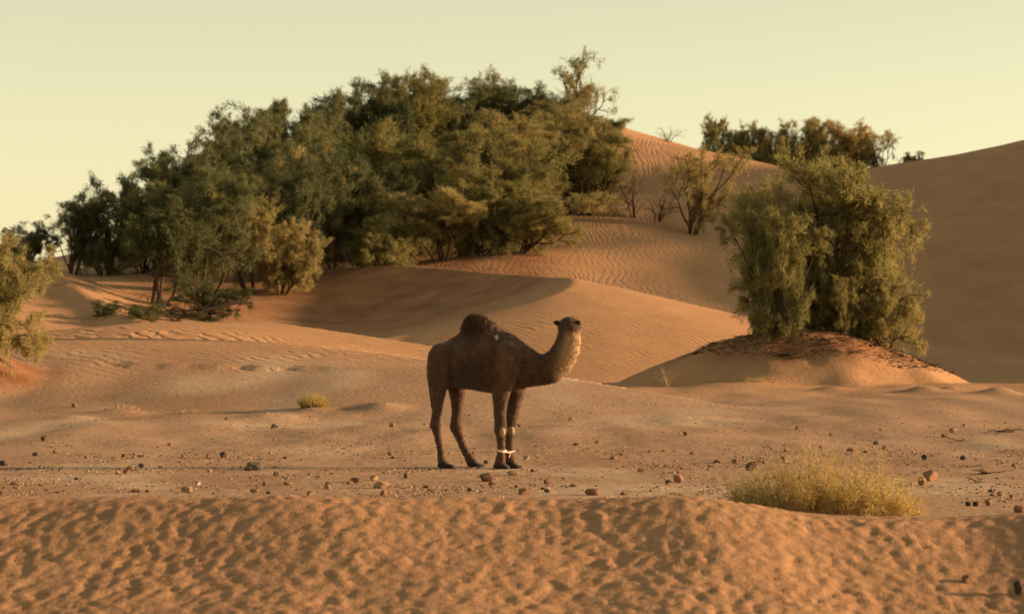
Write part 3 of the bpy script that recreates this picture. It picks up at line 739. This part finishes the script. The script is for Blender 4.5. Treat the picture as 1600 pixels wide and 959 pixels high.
# ------------------------------------------------------------------ fallen limbs, shrubs, tufts
def limbs(seed, n, L, r, flat=.35, kids=3, lev=2):
    R = np.random.default_rng(seed); out = []
    def br(p, d, L, r, k):
        pts = [p]
        for j in range(6):
            d = d+R.normal(size=3)*.20; d /= np.linalg.norm(d); q = pts[-1]+d*L/6; q[2] = max(q[2], .01); pts.append(q)
        out.append(tube(pts, np.linspace(r, r*.4, 7), 5))
        if k < lev:
            for j in range(kids):
                b = pts[R.integers(2, 7)]; e = d+R.normal(size=3)*.6; e[2] = e[2]*flat+.05; br(b, e/np.linalg.norm(e), L*R.uniform(.35, .6), r*.5, k+1)
    for j in range(n):
        a = R.uniform(0, 2*pi); br(np.array((0, 0, .02)), np.array((cos(a), sin(a), R.uniform(.05, flat))), L*R.uniform(.6, 1), r, 0)
    return join(out)
R0 = np.random.default_rng(77); lp = []
for (a, b, z0, z1, r) in [((2.2, .5), (-.2, -.4), .75, .05, .07), ((1.5, .3), (-1.1, .3), .5, .5, .04), ((1.0, 0), (-.6, -.5), .35, .95, .035), ((.5, -.2), (-1.7, -.5), .12, .30, .03),
                          ((1.9, .4), (.6, .9), .65, 1.35, .04), ((.3, -.2), (-.9, .2), .1, .75, .025), ((1.3, .2), (.1, .1), .45, 1.1, .025)]:
    t = np.linspace(0, 1, 9)[:, None]; p0 = np.array((*a, z0)); p1 = np.array((*b, z1))
    pts = p0+(p1-p0)*t+np.cumsum(R0.normal(size=(9, 3))*.045, 0)*t; lp.append(tube(pts, np.linspace(r, r*.35, 9), 6))
    for j in range(4):
        q = pts[R0.integers(3, 9)]; e = (p1-p0)/np.linalg.norm(p1-p0)+R0.normal(size=3)*.7; e /= np.linalg.norm(e)
        w = q+e*np.linspace(0, R0.uniform(.4, .9), 6)[:, None]+np.cumsum(R0.normal(size=(6, 3))*.03, 0); lp.append(tube(w, np.linspace(r*.45, .006, 6), 4))
v, f = join(lp); x = (262-800)/F*94; o = obj('fallen_branch', mesh_np('fallen_branch', v, f, True), M_DEAD, label='dark bare fallen limbs sprawling under the low end of the thicket', category='branch')
o.location = (x, 94, h1(x, 94)-.05)

def tuft(seed, n, w, dpt, h, bw, up=.9, lean=0.0):
    R = np.random.default_rng(seed); a = R.uniform(0, 2*pi, n); r = np.sqrt(R.uniform(0, 1, n))
    P = np.stack([r*np.cos(a)*w*.5, r*np.sin(a)*dpt*.5, np.zeros(n)-.01], 1)
    hh = h*(.40+.55*np.sqrt(np.clip(1-r*r*.85, 0, 1)))*R.uniform(.45, 1.15, n)
    D = np.stack([np.cos(a)*r*.5+lean, np.sin(a)*r*.5, np.full(n, up)], 1)+R.normal(size=(n, 3))*.28
    return P, D, hh, R
# big straw-green shrub behind the foreground bank
SX, SY = 2.60, 25.0
sv = empty('desert_shrub', (SX, SY, h1(SX, SY)), 0, label='low spreading yellow-green shrub growing behind the foreground sand bank', category='shrub')
st = []; lf_ = []; R1 = np.random.default_rng(3)
for cx, w, h, n in [(-.56, .34, .34, 26), (-.36, .40, .54, 42), (-.12, .44, .66, 48), (.12, .42, .58, 44), (.34, .42, .62, 44), (.56, .34, .46, 30), (.70, .26, .30, 16), (-.68, .24, .2, 12)]:
    P, D, hh, R = tuft(int(cx*100)+300, n, w, .6, h, .004)
    for i_ in range(n):
        b = P[i_]+np.array((cx, 0, 0)); b[2] = h1(SX+b[0], SY+b[1])-sv.location.z-.02
        d = D[i_]/np.linalg.norm(D[i_]); t = np.linspace(0, 1, 6)[:, None]
        pts = b+d*hh[i_]*t+np.cumsum(R.normal(size=(6, 3))*.012, 0)*t; st.append(tube(pts, np.linspace(.0035, .0015, 6), 3))
        m = 110; u = R.uniform(.2, 1.05, m)*5; k_ = np.clip(u.astype(int), 0, 4); q = pts[k_]+(pts[k_+1]-pts[k_])*(u-k_)[:, None]
        lf_.append(strips(q+R.normal(size=(m, 3))*.034, d[None]*.5+R.normal(size=(m, 3))*.7, .0042, R.uniform(.015, .042, m)))
v, f = join(st); obj('stem', mesh_np('stem', v, f, True), M_STRAW, sv)
M_SHR = foliage_material('straw_green_foliage', (.36, .27, .10), (.52, .35, .125), (.60, .43, .18))
v, f = join(lf_); obj('foliage', mesh_np('foliage', v, f), M_SHR, sv)
def small_tuft(px, py, d, w, h, n, mat, label, name='grass_tuft', bw=.006, up=.9):
    x = (px-800)/F*d; P, D, hh, R = tuft(px, n, w, w, h, bw, up); v, f = strips(P, D, bw, hh)
    o = obj(name, mesh_np(name, v, f), mat, label=label, category='grass' if name == 'grass_tuft' else 'shrub'); o.location = (x, d, h1(x, d)-.02)
small_tuft(490, 642, 56.3, .46, .40, 900, M_SHR, 'rounded straw-green grass tuft beside the low sand heap')
small_tuft(298, 648, 56, .40, .14, 260, M_STRAW, 'thin straw-coloured tuft near the undercut dune foot')
small_tuft(195, 633, 56.6, .55, .2, 300, M_STRAW, 'dry straw tuft on the small heap under the undercut dune')
small_tuft(1182, 600, 70, .5, .25, 200, M_FOLY, 'small greenish tuft at the foot of the red mound')
for (px, d, sc, lb) in [(1042, 70.5, .55, 'pale dry twiggy shrub at the shaded foot of the red mound')]:
    x = (px-800)/F*d; e = empty('desert_shrub', (x, d, h1(x, d)-.02), 1, label=lb, category='shrub'); a, b = VAR['bare']; a2 = a.copy(); a2.materials.clear()
    o = obj('twigs', a2, M_STRAW, e); o.scale = (sc, sc, sc)

# dry sticks
def sticks(px, py, d, L, n, mat, label, seed, flat=.12, r=.008, name='dry_twigs'):
    v, f = limbs(seed, n, L, r, flat); x, y, z = hit(px, py, max(27, d-6), d+6) if d else hit(px, py, 28, 53)
    o = obj(name, mesh_np(name, v, f, True), mat, label=label, category='twigs'); o.location = (x, y, z)
sticks(1544, 741, 0, .26, 5, M_DEAD, 'dark heap of dry twigs beyond the pair of orange stones', 1)
sticks(1525, 754, 0, .22, 3, M_DEAD, 'flat scatter of dark twigs just below the twig heap', 2)
sticks(1556, 676, 0, .42, 6, M_DEAD, 'dark twig litter on the far part of the plain', 3)
sticks(1495, 690, 0, .22, 3, M_DEAD, 'thin dark twigs in front of the far twig litter', 6)
sticks(1045, 773, 0, .17, 2, M_STRAW, 'pale dry stalks lying just behind the foreground bank', 4, r=.007)
sticks(1087, 776, 0, .10, 2, M_STRAW, 'short pale stalk beside the longer dry stalks', 5, r=.007)
sticks(110, 728, 0, .30, 3, M_STRAW, 'pale dry stalks lying below the reddish stone on the gravel', 7, r=.005)
sticks(185, 722, 0, .32, 4, M_STRAW, 'tangled straw lying near the brown stone on the gravel', 8, r=.004)
sticks(275, 716, 0, .30, 4, M_STRAW, 'thin straw litter near the round dark stone', 9, r=.004)

# ------------------------------------------------------------------ stones
import bmesh
def rock_mesh(seed, cuts):
    bm = bmesh.new(); bmesh.ops.create_icosphere(bm, subdivisions=3, radius=.5); R = np.random.default_rng(seed)
    P = np.array([q.co[:] for q in bm.verts])
    for _ in range(cuts):
        n = R.normal(size=3); n /= np.linalg.norm(n); h = R.uniform(.26, .40); e = P@n-h
        P = np.where((e > 0)[:, None], P-n[None]*e[:, None]*.93, P)
    P *= (1+.07*fbm(P[:, 0]*3+seed, P[:, 1]*3+P[:, 2]*2.2, seed, 2))[:, None]
    P /= (P.max(0)-P.min(0)); P[:, 2] -= P[:, 2].min()
    for q, p in zip(bm.verts, P): q.co = p
    me = bpy.data.meshes.new('stone'); bm.to_mesh(me); bm.free()
    me.polygons.foreach_set('use_smooth', np.ones(len(me.polygons), bool)); me.update(); return me
RB = [rock_mesh(400+i_, c) for i_, c in enumerate((7, 9, 12, 5, 10, 14))]
RV = {}
def rmesh(i_, col):
    if (i_, col) not in RV:
        m = RB[i_].copy(); m.materials.append(M_ROCK[col]); RV[(i_, col)] = m
    return RV[(i_, col)]
RK = random.Random(9)
ROCKS = [ # px, py of the base, width px, height px, colour, variant, label
 (762,752,27,14,'brown',5,'angular brown stone in front of the camel'),(802,742,21,8,'tan',2,'flat tan stone by the front feet of the camel'),
 (597,762,27,11,'tan',4,'blocky tan stone lit orange, largest of its cluster'),(556,753,20,8,'brown',1,'flat brown stone behind the blocky tan one'),
 (584,750,15,8,'tan',0,'rounded tan stone between the flat brown and blocky tan ones'),(547,756,12,6,'brown',2,'small brown stone at the edge of the blocky tan stone cluster'),
 (400,734,28,14,'grey',3,'large smooth grey stone lying on the gravel'),(389,735,14,8,'dark',2,'dark stone touching the large smooth grey one'),
 (349,715,12,10,'dark',0,'round dark stone alone on the gravel'),(68,689,9,8,'dark',1,'dark cubic stone far out beyond the brown and reddish pair'),(5,727,11,8,'dark',3,'dark stone at the outermost gravel'),
 (198,740,13,8,'brown',0,'brown stone under the tangled straw'),(205,733,12,6,'tan',3,'tan stone touching the brown one by the straw'),(221,730,9,7,'dark',1,'dark stone next to the tan one by the straw'),
 (292,768,21,9,'tan',1,'smooth orange tan pebble just behind the foreground bank'),(309,758,9,7,'pale',0,'whitish pebble above the smooth orange tan one'),(214,769,18,6,'brown',2,'flat brown stone at the bank crest'),
 (399,769,16,6,'tan',3,'flat tan pebble beside a small black stone'),(420,771,9,5,'dark',4,'small black stone beside the flat tan pebble'),(484,773,14,7,'tan',0,'tan pebble resting at the bank crest'),
 (450,757,15,6,'red',1,'flat reddish stone between the grey stone and the bank'),(514,757,14,5,'brown',4,'thin flat brown stone near the blocky tan cluster'),
 (634,747,9,9,'brown',5,'upright little brown block between the camel and the tan cluster'),(769,757,13,5,'brown',4,'thin flat slab in front of the angular brown stone'),
 (856,755,14,9,'brown',2,'brown wedge of stone in front of the camel neck'),(817,772,21,10,'red',0,'orange red stone at the bank crest in front of the camel'),(854,769,10,6,'dark',1,'small dark stone beside the orange red one'),
 (897,760,16,5,'red',4,'low flat reddish stone between two brown ones'),(927,773,25,11,'red',3,'large rounded red-brown stone at the bank crest'),(975,773,14,7,'brown',2,'pointed brown stone at the bank crest'),
 (1058,753,18,13,'red',5,'sharp red stone standing alone'),(1172,735,19,14,'dark',0,'round black stone beside the yellow-green shrub'),(1148,723,12,7,'red',1,'pinkish stone behind the round black one'),
 (1121,723,14,6,'brown',4,'flat dark red stone on the gravel near the pinkish one'),(1452,751,24,18,'red',0,'larger rounded orange stone of a leaning pair'),(1439,758,16,14,'red',5,'smaller angular stone of the leaning orange pair'),
 (1443,718,10,9,'dark',1,'dark stone behind the leaning orange pair'),(1381,703,9,8,'red',0,'orange pebble beyond the yellow-green shrub'),(1368,694,9,6,'dark',2,'dark pebble beyond the orange one'),
 (1330,705,14,6,'red',3,'flat orange stone behind the yellow-green shrub'),(1476,683,13,6,'brown',1,'brown stone before the far twig litter'),(1489,673,15,5,'red',4,'pale orange slab beside the far twig litter'),
 (1511,790,9,8,'dark',0,'first of three small stones in a row by the bank'),(1524,790,9,8,'dark',3,'dark middle stone of three in a row by the bank'),(1543,790,12,11,'red',5,'orange end stone of three in a row by the bank'),
 (1562,774,11,8,'tan',1,'tan stone between the row of three and the twigs'),(1582,777,14,6,'brown',2,'low brown stone beside the tan one past the row of three'),(1592,800,18,12,'red',3,'large orange stone at the outer end of the bank'),
 (1583,729,6,6,'dark',2,'tiny dark stone beyond the twig heap'),(1071,680,8,6,'brown',1,'dark brown stone far behind the sharp red one'),(1246,671,9,6,'brown',0,'brown stone far out in front of the red mound'),
 (1229,705,11,6,'red',2,'orange flat pebble on the gravel in front of the red mound'),(934,692,8,5,'red',3,'reddish pebble beyond the camel neck'),(959,717,14,6,'red',4,'broad flat orange stone on the gravel ahead of the camel'),
 (1083,710,12,6,'red',1,'reddish brown stone on the gravel behind the sharp red one'),(1002,736,11,5,'red',2,'small flat red stone ahead of the camel feet'),(822,718,11,6,'tan',0,'tan pebble just ahead of the camel front feet'),
 (759,724,8,6,'dark',1,'dark pebble between the hind and front feet of the camel'),(832,737,8,5,'brown',5,'brown chip of stone ahead of the front feet'),(892,657,9,6,'tan',0,'tan pebble far behind the camel neck'),
 (806,664,12,5,'brown',2,'brown slab seen behind the camel knees'),(614,667,10,8,'tan',3,'tan stone far behind the camel tail'),(609,711,10,7,'grey',5,'greenish grey stone on the gravel behind the camel'),(614,716,9,4,'dark',4,'dark flat stone against the greenish grey one'),
 (427,669,8,8,'dark',0,'dark stone near the straw-green grass tuft'),(354,656,7,5,'brown',1,'brown pebble at the foot of the undercut dune'),(266,696,8,5,'tan',3,'tan pebble between the straw and the dune'),(429,688,7,4,'tan',0,'tan pebble in front of the dark stone by the tuft'),
 (88,708,10,7,'red',2,'reddish stone just beyond the pale dry stalks'),(57,712,12,6,'brown',3,'brown stone on the gravel beside the reddish one above the stalks'),(116,636,10,7,'red',5,'reddish lump of stone at the foot of the undercut dune')]
for (px, py, w, h, col, i_, lb) in ROCKS:
    x, y, z = hit(px, py, 27.5, 53.5 if py > 645 else 60); s = y/F
    o = bpy.data.objects.new('stone', rmesh(i_, col)); COL.objects.link(o); o['label'] = lb; o['category'] = 'stone'
    o.scale = (w*s*.95, w*s*RK.uniform(.7, 1.0), h*s*1.15); o.location = (x, y, z-h*s*.2); o.rotation_euler = (RK.uniform(-.12, .12), RK.uniform(-.12, .12), RK.uniform(-.4, .4))
# two stones lying on the bank itself
for (px, py, w, h, col, i_, lb) in [(1590,928,16,20,'dark',5,'dark red-black stone lying on the foreground bank'),(1509,912,18,12,'red',0,'half-buried reddish stone on the foreground bank')]:
    x, y, z = hit(px, py, 16.6, 24); s = y/F
    o = bpy.data.objects.new('stone', rmesh(i_, col)); COL.objects.link(o); o['label'] = lb; o['category'] = 'stone'
    o.scale = (w*s, w*s*.9, h*s*1.2); o.location = (x, y, z-h*s*.2)
def scatter(n, seed, lo, hi):
    R = np.random.default_rng(seed); out = np.zeros((0, 2))
    while len(out) < n:
        m = n*4; y = 1/R.uniform(1/58, 1/29.5, m); x = R.uniform(-1, 1, m)*y*.185
        dens = .25+1.0*np.exp(-((y-41.5)/3.0)**2)+.35*np.exp(-((y-34.5)/2.2)**2)
        dens *= np.clip(.35+1.5*fbm(x*.6, y*.4, 301, 3), .02, 1.8)
        k_ = R.uniform(0, 1.5, m) < dens; out = np.concatenate([out, np.stack([x, y], 1)[k_]])
    out = out[:n]; z = H(out[:, 0], out[:, 1]); return np.column_stack([out, z]), R
SML = {'dark': 'small dark loose stone scattered on the stony plain', 'brown': 'small brown loose stone scattered on the stony plain', 'red': 'small reddish loose stone scattered on the stony plain',
       'tan': 'small tan loose stone scattered on the stony plain', 'grey': 'small grey loose stone scattered on the stony plain'}
P, R = scatter(225, 50, 0, 0)
for p in P:
    col = str(R.choice(['dark', 'brown', 'red', 'tan', 'grey'], p=[.32, .27, .18, .16, .07]))
    o = bpy.data.objects.new('stone', rmesh(int(R.integers(6)), col)); COL.objects.link(o)
    o['label'] = SML[col]; o['category'] = 'stone'; o['group'] = 'small %s stones on the plain' % col
    s = .028+.05*R.random()**2.2; o.scale = (s*R.uniform(.9, 1.5), s, s*R.uniform(.55, 1.0)); o.location = (p[0], p[1], p[2]-s*.2); o.rotation_euler = (0, 0, R.uniform(0, 6.28))
def gravel(n, seed, smin_, smax_, mat, name, label):
    P, R = scatter(n, seed, 0, 0)
    base = np.array([(1, 0, 0), (-1, 0, 0), (0, 1, 0), (0, -1, 0), (0, 0, .8), (0, 0, -.5), (.6, .6, .4), (-.6, .5, .45), (.5, -.6, .4)])
    bf = np.array([(0, 2, 6), (2, 4, 6), (4, 0, 6), (2, 1, 7), (1, 4, 7), (4, 2, 7), (0, 4, 8), (4, 3, 8), (3, 0, 8), (1, 3, 4), (2, 0, 5), (1, 2, 5), (3, 1, 5), (0, 3, 5)])
    s = smin_+(smax_-smin_)*R.random(n)**2.5; a = R.uniform(0, 6.28, n); j = R.uniform(.6, 1.3, (n, 9, 3))
    v = base[None]*j*s[:, None, None]; c, q = np.cos(a)[:, None], np.sin(a)[:, None]
    v = np.stack([v[..., 0]*c-v[..., 1]*q, v[..., 0]*q+v[..., 1]*c, v[..., 2]*.8], -1)+P[:, None]
    f = (bf[None]+9*np.arange(n)[:, None, None]).reshape(-1, 3)
    obj(name, mesh_np(name, v.reshape(-1, 3), f), mat, kind='stuff', label=label, category='gravel')
def gravel_material():
    T = NT('gravel'); r = T.n('ShaderNodeNewGeometry').outputs['Random Per Island']
    col = T.ramp(r, [(0, (.05, .035, .025)), (.3, (.13, .075, .045)), (.55, (.24, .13, .075)), (.8, (.33, .20, .11)), (1.0, (.42, .30, .19))])
    b = T.n('ShaderNodeBsdfPrincipled', {'Base Color': col, 'Roughness': .9, 'Specular IOR Level': .15}); T.t.links.new(b.outputs[0], T.out.inputs[0]); return T.m
gravel(12000, 60, .006, .026, gravel_material(), 'gravel', 'fine mixed gravel strewn over the stony plain')
R2 = np.random.default_rng(90); n = 2600
a = R2.uniform(0, 2*pi, n); r = np.sqrt(R2.uniform(0, 1, n))*2.9
x = MOUND[0]+r*np.cos(a)*1.15+.3; y = 73.6+r*np.sin(a)*.8
P = np.column_stack([x, y, H(x, y)+.006]); D = R2.normal(size=(n, 3)); D[:, 2] = np.abs(D[:, 2])*.12
v, f = strips(P, D, .016, R2.uniform(.05, .22, n)); obj('leaf_litter', mesh_np('leaf_litter', v, f), M_DEAD, kind='stuff', label='dark fallen twigs and leaf litter over the red mound', category='litter')
for k_, (px, d, L) in enumerate([(1300, 72.0, .55), (1362, 72.6, .5), (1232, 71.6, .4)]):
    v, f = limbs(40+k_, 4, L, .02, .35); x = (px-800)/F*d
    o = obj('dry_twigs', mesh_np('dry_twigs', v, f, True), M_DEAD, category='twigs', label=('dead stems lying below the tallest tamarisk of the red mound', 'dead red-brown stems at the sunlit edge of the red mound clump', 'dead stems at the shaded trunk base on the red mound')[k_])
    o.location = (x, d, h1(x, d)+.01)
